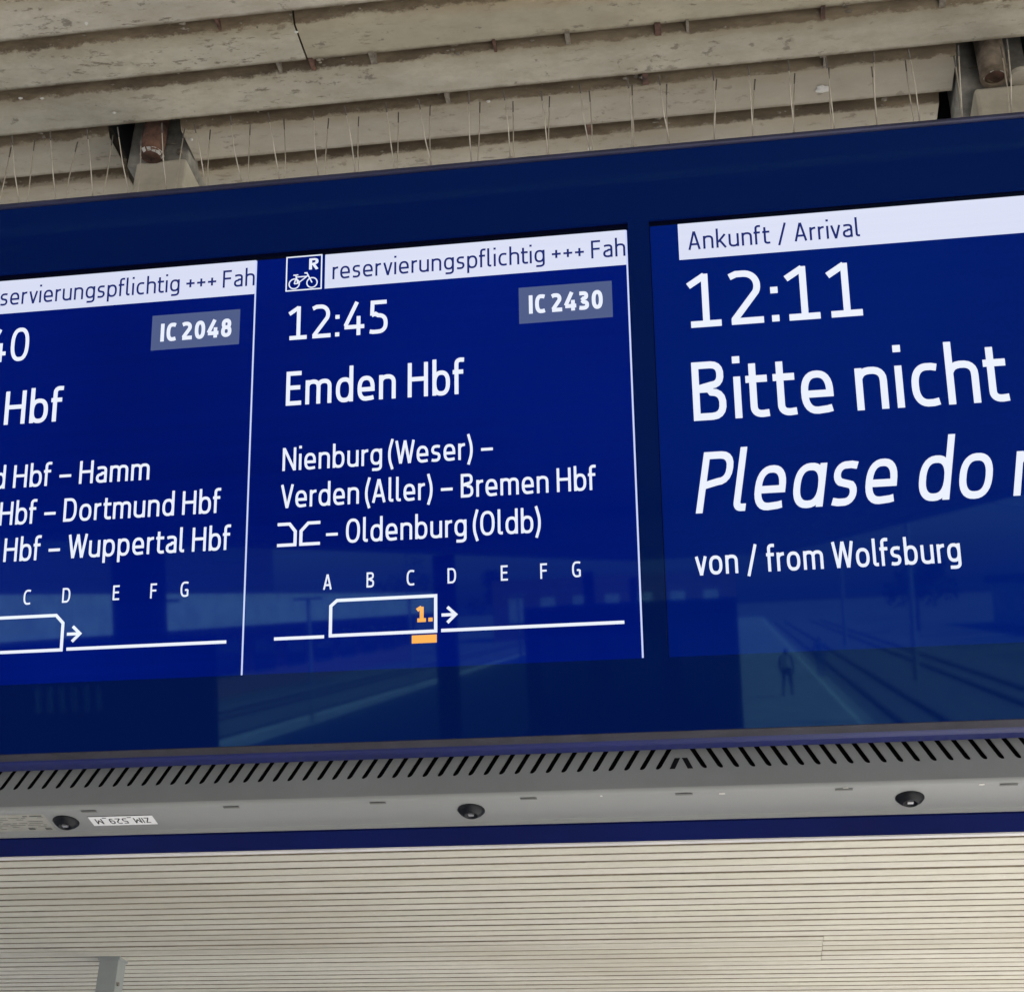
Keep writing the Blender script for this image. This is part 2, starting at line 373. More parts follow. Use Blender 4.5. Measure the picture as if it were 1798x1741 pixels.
M['clip'] = plain('clip_slot_grey', (.15, .15, .14), .6, var=.15)
M['alu_navy'] = plain('anodised_dark_trim', (.036, .038, .085), .4, .3, var=.25, scale=9, bmp=.1)
M['gasket'] = plain('dusty_gasket', (.030, .029, .042), .75, var=.35, scale=20)
M['grey_case'] = plain('grey_casing', (.275, .28, .275), .5, var=.06, scale=5, bmp=.12)
M['grey_case_dark'] = plain('grey_casing_grille', (.205, .212, .215), .5, var=.08, scale=7, bmp=.12)
M['black'] = plain('black_plastic', (.006, .006, .008), .8, var=.2, spec=.1)
M['screw'] = plain('black_lock_plastic', (.007, .008, .011), .45, var=.3, scale=60, spec=.25)
M['pin'] = plain('steel_pin', (.5, .5, .52), .35, .6, var=.2, scale=40)
M['sticker'] = plain('white_sticker', (.85, .85, .85), .5, var=.04)
M['ink'] = plain('black_ink', (.03, .03, .03), .6, var=.1, bmp=0)
M['faded'] = plain('faded_label', (.33, .325, .285), .6, var=.12, scale=40)
M['faded_ink'] = plain('faded_ink', (.12, .12, .11), .6, var=.3, scale=60, bmp=0)
M['white_edge'] = plain('painted_edge_highlight', (.62, .60, .60), .5, var=.1)
BL = [(.0, .0042, .165), (.0, .0058, .235)]
M['scr_l'] = screen_material('blue_screen', (0, .0055, .22), grad=((.0, .0040, .115), (.0, .0100, .205)))
M['scr_r'] = screen_material('blue_screen_right', (0, .0065, .17), grad=((.0, .0060, .120), (.0, .0120, .165)))
M['txt'] = screen_material('white_screen_text', (.84, .88, 1.0))
M['bar'] = screen_material('white_screen_bar', (.70, .72, .95), grad=((.64, .68, .86), (.77, .80, .97)))
M['bar_ink'] = screen_material('navy_screen_text', (.015, .025, .16))
M['badge'] = screen_material('slate_screen_badge', (.082, .112, .245))
M['orange'] = screen_material('orange_screen_mark', (1.0, .46, .09))
M['sep'] = screen_material('white_screen_line', (.60, .68, 1.0))
M['bezel'] = screen_material('black_screen_mask', (0.0002, .0004, .004), (.002, .002, .006))
M['concrete_post'] = plain('galvanised_post', (.48, .44, .36), .7, .0, var=.22, scale=16, bmp=.4)
M['post_cap'] = plain('dusty_dark_plate', (.25, .235, .205), .8, var=.45, scale=30, bmp=.4)
M['rust'] = plain('rusty_red_paint', (.12, .060, .040), .8, var=.75, scale=45, bmp=.5)
M['pipe'] = plain('dirty_pipe', (.20, .155, .11), .7, var=.5, scale=50, bmp=.5)
M['wire'] = plain('spike_wire', (.52, .47, .40), .45, .3, var=.2, scale=60, bmp=0)
M['wire_tip'] = plain('spike_tip', (.10, .09, .08), .7, var=.2, scale=60, bmp=0)
M['grey_post'] = plain('grey_painted_steel', (.28, .30, .30), .5, var=.1, scale=4)
M['dust'] = plain('fluff_and_cobweb', (.22, .19, .15), .95, var=.5, scale=90, bmp=.6)
M['lime'] = plain('bird_dropping', (.62, .60, .56), .9, var=.2, scale=90, bmp=.5)

# ------------------------------------------------------------------ canopy ceiling of slats
H0, SL = 1.765, R(1.0)                     # height above the eye, fall away from the camera
ceil = empty('ceiling', (-.1159, 0, ZC + H0), (-SL, 0, 0), kind='structure')
def prof():
    p = [(.1000, .0015), (.1000, .018), (.0965, .018), (.0965, .004), (.094, .0025), (.028, .0025), (.010, .0215), (.004, .0215), (.004, .0195), (.0085, .0195), (.0225, .0022), (.0255, 0), (.0985, 0)]
    return p
def slat_mesh(L):
    mb = MB(); mb.extrude_x(prof(), 0, L); return mb
def add_slat(k, x0, x1, mat=None, dz=0.0, dy=0.0, clip=None):
    """one slat: row k, from x0 to x1"""
    g = .0025
    o = slat_mesh(x1 - x0 - g).build('slat', mat or M['slat'], ceil)
    o.location = (x0 + g / 2, 1.477 + .1 * k + dy, dz)
    o.rotation_euler = (R(random.uniform(-.35, .35)), R(random.uniform(-.01, .01)), 0)
    return o
XL, XR = -9.0, 4.2
# cut-outs round the two hangers
CUT = {3: [(-.8800, -.7560), (.5015, .6360)], 4: [(-.8850, -.7620), (.4840, .6360)], 5: [(-.8845, -.758), (.484, .636)]}
rnd = random.Random(3)
for k in range(-7, 88):
    y0 = 1.477 + .1 * k
    seams = []
    if k == 1: seams = [-.5035, -5.2]
    elif 59 <= k <= 63: seams = [.43, -4.4]
    else:
        xx = XL + rnd.uniform(2.5, 6.0)
        while xx < XR - 1: seams.append(xx); xx += 6.0
        seams = [s for s in seams if not -1.25 < s < .75 or y0 > 2.4]
        if y0 > 2.4: seams = [-5.2 + rnd.uniform(-.4, .4)]
    ends = sorted([XL] + seams + [XR])
    segs = [(a, b) for a, b in zip(ends[:-1], ends[1:])]
    for c0, c1 in CUT.get(k, []):
        ns = []
        for a, b in segs:
            if a < c0 and b > c1: ns += [(a, c0), (c1, b)]
            elif a < c0 < b: ns.append((a, c0))
            elif a < c1 < b: ns.append((c1, b))
            elif a >= c0 and b <= c1: pass
            else: ns.append((a, b))
        segs = ns
    for a, b in segs:
        mat = M['slat']; dz = rnd.uniform(-.0006, .0006); dy = rnd.uniform(-.0008, .0008)
        if k == 1 and a > -.51: mat = M['slat_green']; dz = .0035; dy = .004
        if k == 0: mat = M['slat_green'] if a > .2 else M['slat']
        if k in (3, 4): mat = M['slat_shaded']  # rows by the board carry its shade in their colour
        if k > 40: mat = M['slat_clean']
        elif k > 12: mat = M['slat_clean']
        if 59 <= k <= 63 and b <= .44:
            dz = -.003
        add_slat(k, a, b, mat, dz, dy)
MB().box(XL, .428, 7.455, 7.535, -.0075, -.0045).build('cover_strip', M['slat_clean'], ceil)
for j, (cx, cq) in enumerate(((-.552, 1.677), (-.498, 1.677), (-.400, 1.677), (-.206, 1.677), (-.092, 1.677), (.047, 1.677), (.092, 1.677), (.295, 1.677), (.470, 1.677), (-.62, 1.577), (-.30, 1.777), (.02, 1.777), (.30, 1.777), (-.08, 1.877))):
    hw_ = .0022 + .0012 * (j % 3)
    MB().box(cx - hw_, cx + hw_, cq - .001, cq + .0235, .0005, .0165).build('groove_clip', M['rust'] if j % 2 else M['dust'], ceil)
bk = MB()
# the sheet the slats are clipped to, left open round the hangers
cuts = [(-.8845, -.758), (.4840, .636)]
for (x0, x1, y0, y1) in [(XL, XR, .77, 1.772), (XL, -.8845, 1.772, 2.08), (-.758, .484, 1.772, 2.08), (.636, XR, 1.772, 2.08), (XL, XR, 2.08, 10.4)]:
    bk.box(x0, x1, y0, y1, .024, .030)
bk.build('backing_sheet', M['void'], ceil)
# dark cavity above each cut-out
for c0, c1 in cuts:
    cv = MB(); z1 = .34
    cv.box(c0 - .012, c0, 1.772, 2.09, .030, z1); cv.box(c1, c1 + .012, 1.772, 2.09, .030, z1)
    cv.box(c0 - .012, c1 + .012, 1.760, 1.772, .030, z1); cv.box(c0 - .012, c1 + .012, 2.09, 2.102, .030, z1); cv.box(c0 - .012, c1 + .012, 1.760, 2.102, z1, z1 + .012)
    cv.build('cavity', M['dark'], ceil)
# a short dark notch beside the right hanger: the row below it stops earlier
roof = MB(); roof.box(XL, XR, -150, .77, 0, .05); roof.box(XL, XR, .77, 30, .40, .45); roof.box(XL, XR, 10.4, 30, 0, .05)
rp = roof.build('roof_deck', M['slat_shaded'], ceil)
fa = MB(); fa.box(XR, XR + .06, -150, 30, -.12, .5); fa.box(XL - .06, XL, -150, 30, -.12, .5)
fa.build('fascia', M['grey_post'], ceil)
# grime hanging in the grooves: uncountable crumbs of dust and cobweb
gv, gf = [], []
rg = random.Random(11)
def crumb(x, y, z, r):
    b = len(gv); k = 6
    for i in range(k):
        t = 2 * math.pi * i / k; q = r * rg.uniform(.6, 1.3)
        gv.append((x + math.cos(t) * q * 1.5, y + math.sin(t) * q, z + rg.uniform(-.3, .3) * r))
    gv.append((x, y, z - r * .8)); gv.append((x, y, z + r * .9))
    for i in range(k): gf.append((b + i, b + (i + 1) % k, b + k)[::-1]); gf.append((b + i, b + (i + 1) % k, b + k + 1))
for k in range(-3, 7):
    x = -1.6
    while x < 1.3:
        x += rg.expovariate(1 / .022)
        if any(c0 - .01 < x < c1 + .01 for c0, c1 in cuts) and k >= 3: continue
        crumb(x, 1.477 + .1 * k + rg.choice((.0, .012, .022, .026)) + rg.uniform(-.002, .003), rg.uniform(.0, .010) if rg.random() < .7 else .002, rg.uniform(.0007, .0024))
    for j in range(5):
        x = rg.uniform(-1.3, 1.1)
        if any(c0 - .01 < x < c1 + .01 for c0, c1 in cuts) and k >= 3: continue
        for i in range(rg.randint(4, 9)): crumb(x + rg.uniform(-.005, .005), 1.477 + .1 * k + rg.uniform(-.001, .022), rg.uniform(-.003, .010), rg.uniform(.0015, .0034))
d = mesh('cobweb_crumbs', gv, gf, M['dust'], ceil); d['kind'] = 'stuff'
# droppings stuck on the slats
def blob(x, q, rx_, ry_, seed):
    r_ = random.Random(seed); vs = [(0, 0, -.0022)]; fs = []
    n_ = 16
    for ring, h in ((.5, -.0019), (1.0, -.0001)):
        for i in range(n_):
            t = 2 * math.pi * i / n_; s = ring * (1 + (r_.uniform(-.22, .22) if ring == 1 else 0))
            vs.append((math.cos(t) * rx_ * s, math.sin(t) * ry_ * s, h))
    for i in range(n_):
        j = (i + 1) % n_; fs.append((0, 1 + j, 1 + i)); fs.append((1 + i, 1 + j, 1 + n_ + j, 1 + n_ + i))
    o = mesh('bird_dropping', vs, fs, M['lime'], ceil, True); o.location = (x, q, -.0006)
blob(.2974, 1.8452, .0115, .0085, 1)
for i, (x, q) in enumerate([(-.504, 1.606), (-.955, 1.688), (-.99, 1.683), (-.235, 1.79), (-.745, 1.812), (-.85, 1.735)]): blob(x, q + .012, .0035, .0025, 10 + i)

# ------------------------------------------------------------------ hangers that carry the board
def hanger(x, label, ring):
    t = empty('hanger_post', (x - .1159, 1.84 + .045, ZC + 1.40), label=label, cat='hanger post', group='hangers that carry the display board')
    hw = .0415
    MB().box(-hw + .006, hw + .012, -.045, .045, -.06, .309 if not ring else .300).build('post', M['concrete_post'], t, bevel=.006)
    MB().box(-hw - .016, hw + .010, -.034, .052, .311, .70).build('mounting_plate', M['post_cap'], t, bevel=.004)
    sx = -.001 if not ring else -.006
    MB().tube([(sx, -.062, .70), (sx, -.062, .304 if not ring else .304)], [.0215, .0200] if not ring else [.0275, .0205], 24).build('pipe', M['rust'] if not ring else M['pipe'], t, True)
    rj = random.Random(4)
    for ob in [c_ for c_ in t.children if c_.name.startswith('pipe')]:
        for v_ in ob.data.vertices: v_.co += Vector((rj.uniform(-1, 1), rj.uniform(-1, 1), rj.uniform(-1, 1))) * .0012
    # flaking, lime crusted rim round the pipe end
    fl = MB(); zz = .3005
    for i in range(9):
        a0 = rj.uniform(0, 6.28); r0 = .0185
        p_ = [(sx + r0 * k_ * math.cos(a0 + d_), -.062 + r0 * k_ * math.sin(a0 + d_), zz + (.006 if k_ > 1.05 else 0) + rj.uniform(-.001, .001)) for k_, d_ in ((.86, 0), (1.12, -.05), (1.14, .3), (.9, .34))]
        fl.quad(*p_)
    fl.build('rust_flake', M['lime'], t)
    MB().box(sx - .030, sx + .030, -.0355, -.0345, .350, .353).box(sx + .034, sx + .042, -.042, -.0345, .325, .333).build('weld_seam', M['dust'], t)
    if ring:
        b = MB(); n_ = 24
        for r0, r1, z0, z1 in ((.0215, .0150, .301, .309),):
            vs = []
            for rr, zz in ((r0, z1), (r0, z0), (r1, z0), (r1, z1)): vs += [(sx + rr * math.cos(2 * math.pi * i / n_), -.062 + rr * math.sin(2 * math.pi * i / n_), zz) for i in range(n_)]
            b.v += vs
            for q in range(4):
                for i in range(n_): b.f.append((q * n_ + i, q * n_ + (i + 1) % n_, ((q + 1) % 4) * n_ + (i + 1) % n_, ((q + 1) % 4) * n_ + i))
        b.build('pipe_collar', M['pipe'], t)
        MB().tube([(sx, -.062, .312), (sx, -.062, .3035)], .0155, 20).build('pipe_plug', M['rust'], t)
        MB().tube([(sx + .040, -.055, .310), (sx + .040, -.055, .308), (sx + .040, -.055, .302)], [.017, .018, .017], 20).build('washer', M['concrete_post'], t)
    else:
        MB().tube([(sx, -.062, .310), (sx, -.062, .3020)], .0175, 20).build('pipe_plug', M['rust'], t)
    return t
hanger(-.8095, 'grey hanger post at the left with a rusty red pipe end above it', False)
hanger(.5620, 'grey hanger post at the right with a pipe collar and washer above it', True)

# ------------------------------------------------------------------ the display board
TILT = R(12.5)
OB = Vector((-.1159, 1.7114, .7144 + ZC))
board = empty('display_board', OB, (TILT, 0, 0), label='wide dark blue platform display board hanging under the slatted canopy', cat='display board')
W, H = 1.0187, .573
UL, UR = -1.075, 1.108                     # ends of the unit
LX0, LX1, RX0, RX1 = -1.0187, .0018, .0295, 1.050
VT, VB = .6825, -.090
def plate_with_holes(xs, zs, holes, y0, y1):
    mb = MB()
    for i in range(len(xs) - 1):
        for j in range(len(zs) - 1):
            cx, cz = (xs[i] + xs[i + 1]) / 2, (zs[j] + zs[j + 1]) / 2
            if any(a < cx < b and c < cz < d_ for a, b, c, d_ in holes): continue
            mb.box(xs[i], xs[i + 1], y0, y1, zs[j], zs[j + 1])
    o = mb.build('tmp')
    bm = bmesh.new(); bm.from_mesh(o.data)
    bmesh.ops.remove_doubles(bm, verts=bm.verts, dist=1e-6)
    # drop the inner walls between neighbouring cells
    seen = {}
    for f in bm.faces:
        seen.setdefault(tuple(round(c, 5) for c in f.calc_center_median()), []).append(f)
    bmesh.ops.delete(bm, geom=[f for l in seen.values() if len(l) > 1 for f in l], context='FACES')
    bmesh.ops.recalc_face_normals(bm, faces=bm.faces)
    bm.to_mesh(o.data); bm.free(); return o
hl = [(LX0, LX1, -.001, .5825), (RX0, RX1, -.001, .5825)]
fg = plate_with_holes([UL, LX0, LX1, RX0, RX1, UR], [VB, -.001, .5825, VT], hl, -.007, -.0015)
fg.name = 'glass_surround'; fg.data.materials.append(M['navy_glass']); fg.parent = board
# black mask round each display
for a, b_ in ((LX0, LX1), (RX0, RX1)):
    MB().box(a - .01, b_ + .01, .0006, .004, -.012, .595).build('screen_mask', M['bezel'], board)
def rect(name, u0, u1, v0, v1, mat, parent, y):
    return mesh(name, [(u0, y, v0), (u1, y, v0), (u1, y, v1), (u0, y, v1)], [(0, 1, 2, 3)], mat, parent)
def strokes(name, lines, half, mat, parent, y):
    vs, fs = [], []
    for j, (pts, closed) in enumerate(lines):
        rb = ribbon(pts, half, closed); b = len(vs); dy = y - .000006 * (j % 5)
        for l, r_ in rb: vs += [(l[0], dy, l[1]), (r_[0], dy, r_[1])]
        for i in range(len(rb) - 1):
            a = b + 2 * i; fs.append((a, a + 1, a + 3, a + 2))
    return mesh(name, vs, fs, mat, parent)
# ---- left display: two departure columns
sl = MB().box(LX0, LX1 - .0012, -.0002, .0004, 0, H + .001).build('screen', M['scr_l'], board)
sl['label'] = 'blue display with two departure columns'
Y1, Y2, Y3 = -.0006, -.0010, -.0014
for u in (-.5094, -.0012):
    rect('separator_line', u - .0011, u + .0011, .0005 if u > -.1 else -.0035, H, M['sep'], sl, Y3 - .0002)
def column(du, dest=None):
    pass
# middle column
rect('notice_bar', -.4122, -.0014, .5238, .5742, M['bar'], sl, Y1)
lettering('notice_lettering', 'reservierungspflichtig +++ Fah', -.4015, -.0030, .5364, .0258, M['bar_ink'], sl, Y2, s=40)
rect('train_number_badge', -.1464, -.0226, .4510, .5025, M['badge'], sl, Y1)
lettering('train_number_lettering', 'IC 2430', -.1330, -.0352, .4642, .0262, M['txt'], sl, Y2, s=74)
lettering('time_lettering', '12:45', -.4610, -.3240, .4522, .0482, M['txt'], sl, Y2, s=42)
lettering('destination_lettering', 'Emden Hbf', -.4620, -.2205, .3586, .0482, M['txt'], sl, Y2, s=44)
lettering('via_lettering', 'Nienburg (Weser) -', -.4640, -.1835, .2680, .0316, M['txt'], sl, Y2, s=42)
lettering('via_lettering', 'Verden (Aller) - Bremen Hbf', -.4651, -.0515, .2173, .0316, M['txt'], sl, Y2, s=42)
lettering('via_lettering', '- Oldenburg (Oldb)', -.4030, -.1230, .1658, .0316, M['txt'], sl, Y2, s=42)
strokes('coupling_symbol', [([(-.4682, .1952), (-.4520, .1952), (-.4442, .1850), (-.4442, .1672)], False), ([(-.4682, .1672), (-.4422, .1672)], False),
                           ([(-.4109, .1952), (-.4270, .1952), (-.4365, .1850), (-.4365, .1672)], False), ([(-.4385, .1672), (-.4109, .1672)], False)], .0021, M['txt'], sl, Y2)
# bicycle pictogram in a box with an R
bx0, bx1, bz0, bz1 = -.4662, -.4170, .5245, .5742
strokes('bicycle_pictogram', [([(bx0, bz0), (bx1, bz0)], False), ([(bx0, bz1), (bx1, bz1)], False), ([(bx0, bz0 - .0009), (bx0, bz1 + .0009)], False), ([(bx1, bz0 - .0009), (bx1, bz1 + .0009)], False),
    ], .0009, M['txt'], sl, Y2)
def circ(cx, cz, r_): return ([(cx + r_ * math.cos(2 * math.pi * i / 28), cz + r_ * math.sin(2 * math.pi * i / 28)) for i in range(29)], True)
q0, q1 = (-.4550, .5342), (-.4300, .5342)
strokes('bicycle_pictogram', [circ(*q0, .0072), circ(*q1, .0072), ([q0, (-.4500, .5345), (-.4360, .5450)], False), ([q0, (-.4520, .5440), (-.4370, .5440)], False),
    ([(-.4500, .5345), (-.4530, .5465)], False), ([(-.4565, .5470), (-.4495, .5470)], False), ([q1, (-.4372, .5485), (-.4400, .5490)], False), ([(-.4410, .5492), (-.4365, .5492)], False)], .00085, M['txt'], sl, Y2)
lettering('reservation_mark', 'R', -.4345, -.4215, .5535, .0165, M['txt'], sl, Y2 - .0002, s=62)
LET = [('A', -.3998), ('B', -.3436), ('C', -.2914), ('D', -.2380), ('E', -.1709), ('F', -.1209), ('G', -.0797)]
def platform_row(dx):
    for ch, u in LET:
        wd = {'A': .0112, 'B': .0098, 'C': .0098, 'D': .0110, 'E': .0088, 'F': .0086, 'G': .0108}[ch]
        uu = u if dx == 0 else -.5908 + (u + .0797) * 1.024
        lettering('sector_letter', ch, uu - wd / 2, uu + wd / 2, .1056, .0198, M['txt'], sl, Y2, s=44)
platform_row(0); platform_row(-.5115)
strokes('train_diagram', [([(-.3948, .0455), (-.3948, .0838), (-.3868, .0907), (-.2588, .0907), (-.2588, .0455), (-.3968, .0455)], False)], .0021, M['txt'], sl, Y2)
strokes('train_diagram', [([(-.92, .0892), (-.7650, .0892), (-.7548, .0785), (-.7548, .0432), (-.92, .0432)], False)], .0021, M['txt'], sl, Y2)
for ax, zz in ((-.2513, .0655), (-.7484, .0635)):
    strokes('direction_arrow', [([(ax, zz), (ax + .0175, zz)], False), ([(ax + .0075, zz + .0100), (ax + .0180, zz), (ax + .0075, zz - .0100)], False)], .0020, M['txt'], sl, Y2)
for a, b_, z in ((-.4685, -.4028, .0447), (-.2518, -.0222, .0458), (-.7477, -.5316, .0438)):
    strokes('platform_line', [([(a, z), (b_, z)], False)], .0021, M['txt'], sl, Y2)
lettering('first_class_mark', '1.', -.2830, -.2625, .0577, .0196, M['orange'], sl, Y2, s=88)
rect('first_class_bar', -.2894, -.2574, .0309, .0412, M['orange'], sl, Y2)
# left column
DX = -.5098
rect('notice_bar', LX0 + .002, -.5100, .5243, .5745, M['bar'], sl, Y1)
lettering('notice_lettering', 'reservierungspflichtig +++ Fah', -.9100, -.5112, .5368, .0258, M['bar_ink'], sl, Y2, s=40)
rect('train_number_badge', -.6557, -.5302, .4522, .5034, M['badge'], sl, Y1)
lettering('train_number_lettering', 'IC 2048', -.6425, -.5416, .4642, .0262, M['txt'], sl, Y2, s=74)
lettering('time_lettering', '12:40', -.9710, -.8337, .4517, .0490, M['txt'], sl, Y2, s=42)
lettering('destination_lettering', 'Hbf', -.8613, -.7774, .3588, .0484, M['txt'], sl, Y2, s=44)
lettering('via_lettering', 'd Hbf - Hamm', -.8690, -.6475, .2676, .0320, M['txt'], sl, Y2, s=42)
lettering('via_lettering', 'Hbf - Dortmund Hbf', -.8560, -.5468, .2160, .0324, M['txt'], sl, Y2, s=42)
lettering('via_lettering', 'Hbf - Wuppertal Hbf', -.8455, -.5313, .1652, .0324, M['txt'], sl, Y2, s=42)
# ---- right display: one arrival
sr = MB().box(RX0 + .001, RX1, -.0002, .0004, 0, H + .003).build('screen', M['scr_r'], board)
sr['label'] = 'blue display announcing one arrival in large letters'
rect('notice_bar', .0672, RX1 - .002, .5243, .5760, M['bar'], sr, Y1)
lettering('notice_lettering', 'Ankunft / Arrival', .0797, .3000, .5373, .0262, M['bar_ink'], sr, Y2, s=40)
lettering('time_lettering', '12:11', .0758, .2955, .4274, .0745, M['txt'], sr, Y2, s=42)
lettering('announcement_lettering', 'Bitte nicht', .0754, .4627, .3005, .0792, M['txt'], sr, Y2, s=42)
lettering('announcement_lettering', 'Please do not', .0717, .5760, .1790, .0792, M['txt'], sr, Y2, s=42, italic=True)
lettering('origin_lettering', 'von / from Wolfsburg', .0676, .3853, .1004, .0330, M['txt'], sr, Y2, s=44)

# ---- frame, casing and underside (in world axes, shifted back into the tilted board)
case = board
Tinv = Matrix.Rotation(-TILT, 3, 'X')
def back(mb):
    mb.v = [tuple(Tinv @ Vector(v)) for v in mb.v]; return mb
# top frame: slim dusty trim above the glass, casing behind
MB().box(UL, UR, -.011, .062, VT + .0006, VT + .0085).build('top_trim', M['alu_navy'], board, bevel=.003)
back(MB().extrude_x([(-.112, .650), (.20, .650), (.20, -.168), (.1600, -.168), (.1600, -.060), (.046, -.055)], UL + .004, UR - .004)).build('casing', M['navy_frame'], board)
back(MB().extrude_x([(.0150, -.0895), (.0190, -.0915), (.0305, -.0930), (.0305, -.0700), (.0150, -.0800)], UL, UR)).build('gasket', M['gasket'], board)
back(MB().extrude_x([(.0312, -.0915), (.0335, -.0942), (.0400, -.0962), (.0560, -.0972), (.0580, -.0960), (.0580, -.0700), (.0312, -.0700)], UL, UR)).build('lower_lip', M['navy_frame'], board)
# slotted grille: real openings between the frame lip and the tray
VY, SP, SW = .0750, .01948, .0067
z_top, z_bot, zlo = -.0800, -.1158, -.1385
def slot_edges(zz): return []
gm = MB()
def vplate(poly, y0=VY, y1=VY + .0016):
    b = len(gm.v); n = len(poly)
    gm.v += [(x, y0, z) for x, z in poly] + [(x, y1, z) for x, z in poly]
    gm.f.append(tuple(b + i for i in range(n))); gm.f.append(tuple(b + n + i for i in range(n))[::-1])
    for i in range(n): gm.f.append((b + i, b + n + i, b + n + (i + 1) % n, b + (i + 1) % n))
cs = .0372; K = .0156 / (-.0897 + .1158)
slots = []                                  # (x at z_top, x at z_bot, slot top z)
i = 0
while cs - .0137 - SP * i > UL + .03:
    xt = cs - .0137 - SP * i; slots.append((xt + K * (z_top + .0897), xt + K * (z_bot + .0897))); i += 1
i = 0
while cs + .0137 + SP * i < UR - .03:
    xt = cs + .0137 + SP * i; slots.append((xt - K * (z_top + .0897), xt - K * (z_bot + .0897))); i += 1
slots.sort()
prev = (UL + .006, UL + .006)
zs_ = -.0990                                # the two short slots in the middle begin lower
for xt, xb in slots:
    vplate([(prev[0], z_top), (xt - SW / 2, z_top), (xb - SW / 2, z_bot), (prev[1], z_bot)][::-1])
    prev = (xt + SW / 2, xb + SW / 2)
for xt, xb in slots:                         # rounded lower ends
    r_ = SW / 2; K_ = (xb - xt) / (z_bot - z_top)
    for sg in (-1, 1):
        arc_ = [(xb + K_ * (r_ - r_ * math.sin(R(t_))) + sg * r_ * math.cos(R(t_)), z_bot + r_ - r_ * math.sin(R(t_))) for t_ in (0, 22, 45, 67, 90)]
        poly = [(xb + sg * r_, z_bot)] + arc_
        vplate(poly if sg < 0 else poly[::-1])
vplate([(prev[0], z_top), (UR - .006, z_top), (UR - .006, z_bot), (prev[1], z_bot)][::-1])
gm.box(UL + .006, UR - .006, VY, VY + .0016, zlo, z_bot)
back(gm).build('vent_grille', M['grey_case_dark'], board)
back(MB().box(UL + .01, UR - .01, VY + .022, VY + .024, -.135, -.062)).build('grille_backing', M['black'], board)
back(MB().box(UL + .01, UR - .01, VY + .0017, VY + .022, -.1175, -.1165)).build('grille_ledge', M['black'], board)
# the middle pair: short slots laid as dark recesses
for sx_, sg in ((cs - .0043, -1), (cs + .0043, 1)):
    b = MB(); x0 = sx_; x1 = sx_ + sg * .0068
    b.v += [(x0 - SW / 2, VY - .0004, zs_ - .003), (x0 + SW / 2, VY - .0004, zs_ - .003), (x1 + SW / 2, VY - .0004, z_bot), (x1 - SW / 2, VY - .0004, z_bot)]
    b.f.append((3, 2, 1, 0)); back(b).build('vent_slot', M['black'], board)
# tray: rounded bend, then the pale underside falling ten degrees to the back
PS = math.tan(R(10)); PY0, PZ0 = .0800, -.1440
def pz(y): return PZ0 - PS * (y - PY0)
pr = [(.0750, zlo), (.0752, -.1400), (.0762, -.1420), (.0778, -.1434), (.0800, -.1440), (.1370, pz(.1370)), (.1395, pz(.1395) - .0006), (.1405, pz(.1405) - .0040), (.1430, pz(.143) - .0045), (.1430, pz(.1430) + .004), (.10, -.139), (.0775, zlo)]
back(MB().extrude_x(pr, UL + .004, UR - .004)).build('underside_tray', M['grey_case'], board)
back(MB().extrude_x([(.1465, -.1450), (.1465, -.1600), (.1452, -.1610), (.1452, -.1835), (.1520, -.1850), (.1520, -.1450)], UL, UR)).build('rear_lower_rail', M['navy_rail'], board)
back(MB().extrude_x([(.1432, -.1450), (.1432, -.1530), (.1462, -.1530), (.1462, -.1450)], UL + .004, UR - .004)).build('shadow_joint', M['black'], board)
back(MB().extrude_x([(.1456, -.1840), (.1456, -.1858), (.1530, -.1864), (.1530, -.1853)], UL, UR)).build('painted_edge_highlight', M['white_edge'], board)  # pale strip added as the highlight along the rail's lower edge
def on_tray(pts_xy, lift):                   # (x, y) on the sloping underside
    nn = Vector((0, PS, 1)).normalized()
    return [tuple(Tinv @ (Vector((x, y, pz(y))) - nn * lift)) for x, y in pts_xy]
for j in range(-5, 6):
    cx = .0388 + .1911 * j
    if not UL + .03 < cx < UR - .03: continue
    mesh('clip_slot', on_tray([(cx - .0105, .0815), (cx + .0105, .0815), (cx + .0105, .0865), (cx - .0105, .0865)], .0004), [(0, 1, 2, 3)], M['clip'], board)
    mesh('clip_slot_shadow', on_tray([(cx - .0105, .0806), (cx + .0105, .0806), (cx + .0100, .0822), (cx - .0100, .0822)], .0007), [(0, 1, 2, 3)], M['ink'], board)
# quarter-turn locks
nn = (Tinv @ Vector((0, -PS, -1))).normalized()
for j, cx in enumerate((-.767, -.2288, .3085, .846)):
    p0 = Vector(on_tray([(cx, .1095)], 0)[0])
    lk = MB(); prof_ = [(0, .0172), (.0012, .0173), (.0045, .0145), (.0078, .0098), (.0084, .0088), (.0080, .0078), (.0035, .0062), (.0035, .0001)]
    a = Vector((1, 0, 0)); c = nn.cross(a); n_ = 28
    for h, r_ in prof_:
        for i in range(n_):
            t = 2 * math.pi * i / n_; lk.v.append(tuple(p0 + nn * h + (a * math.cos(t) + c * math.sin(t)) * r_))
    for q in range(len(prof_) - 1):
        for i in range(n_): lk.f.append((q * n_ + i, q * n_ + (i + 1) % n_, (q + 1) * n_ + (i + 1) % n_, (q + 1) * n_ + i))
    lo = lk.build('lock', M['screw'], board, True)
    s4 = MB(); s_ = .0026
    for h in (.0030, .0075):
        s4.v += [tuple(p0 + nn * h + a * x * s_ + c * y * s_) for x, y in ((-1.3, -1), (1.3, -1), (1.3, 1), (-1.3, 1))]
    s4.f += [(0, 1, 2, 3), (7, 6, 5, 4), (0, 4, 5, 1), (1, 5, 6, 2), (2, 6, 7, 3), (3, 7, 4, 0)]
    s4.build('lock_pin', M['pin'], lo)
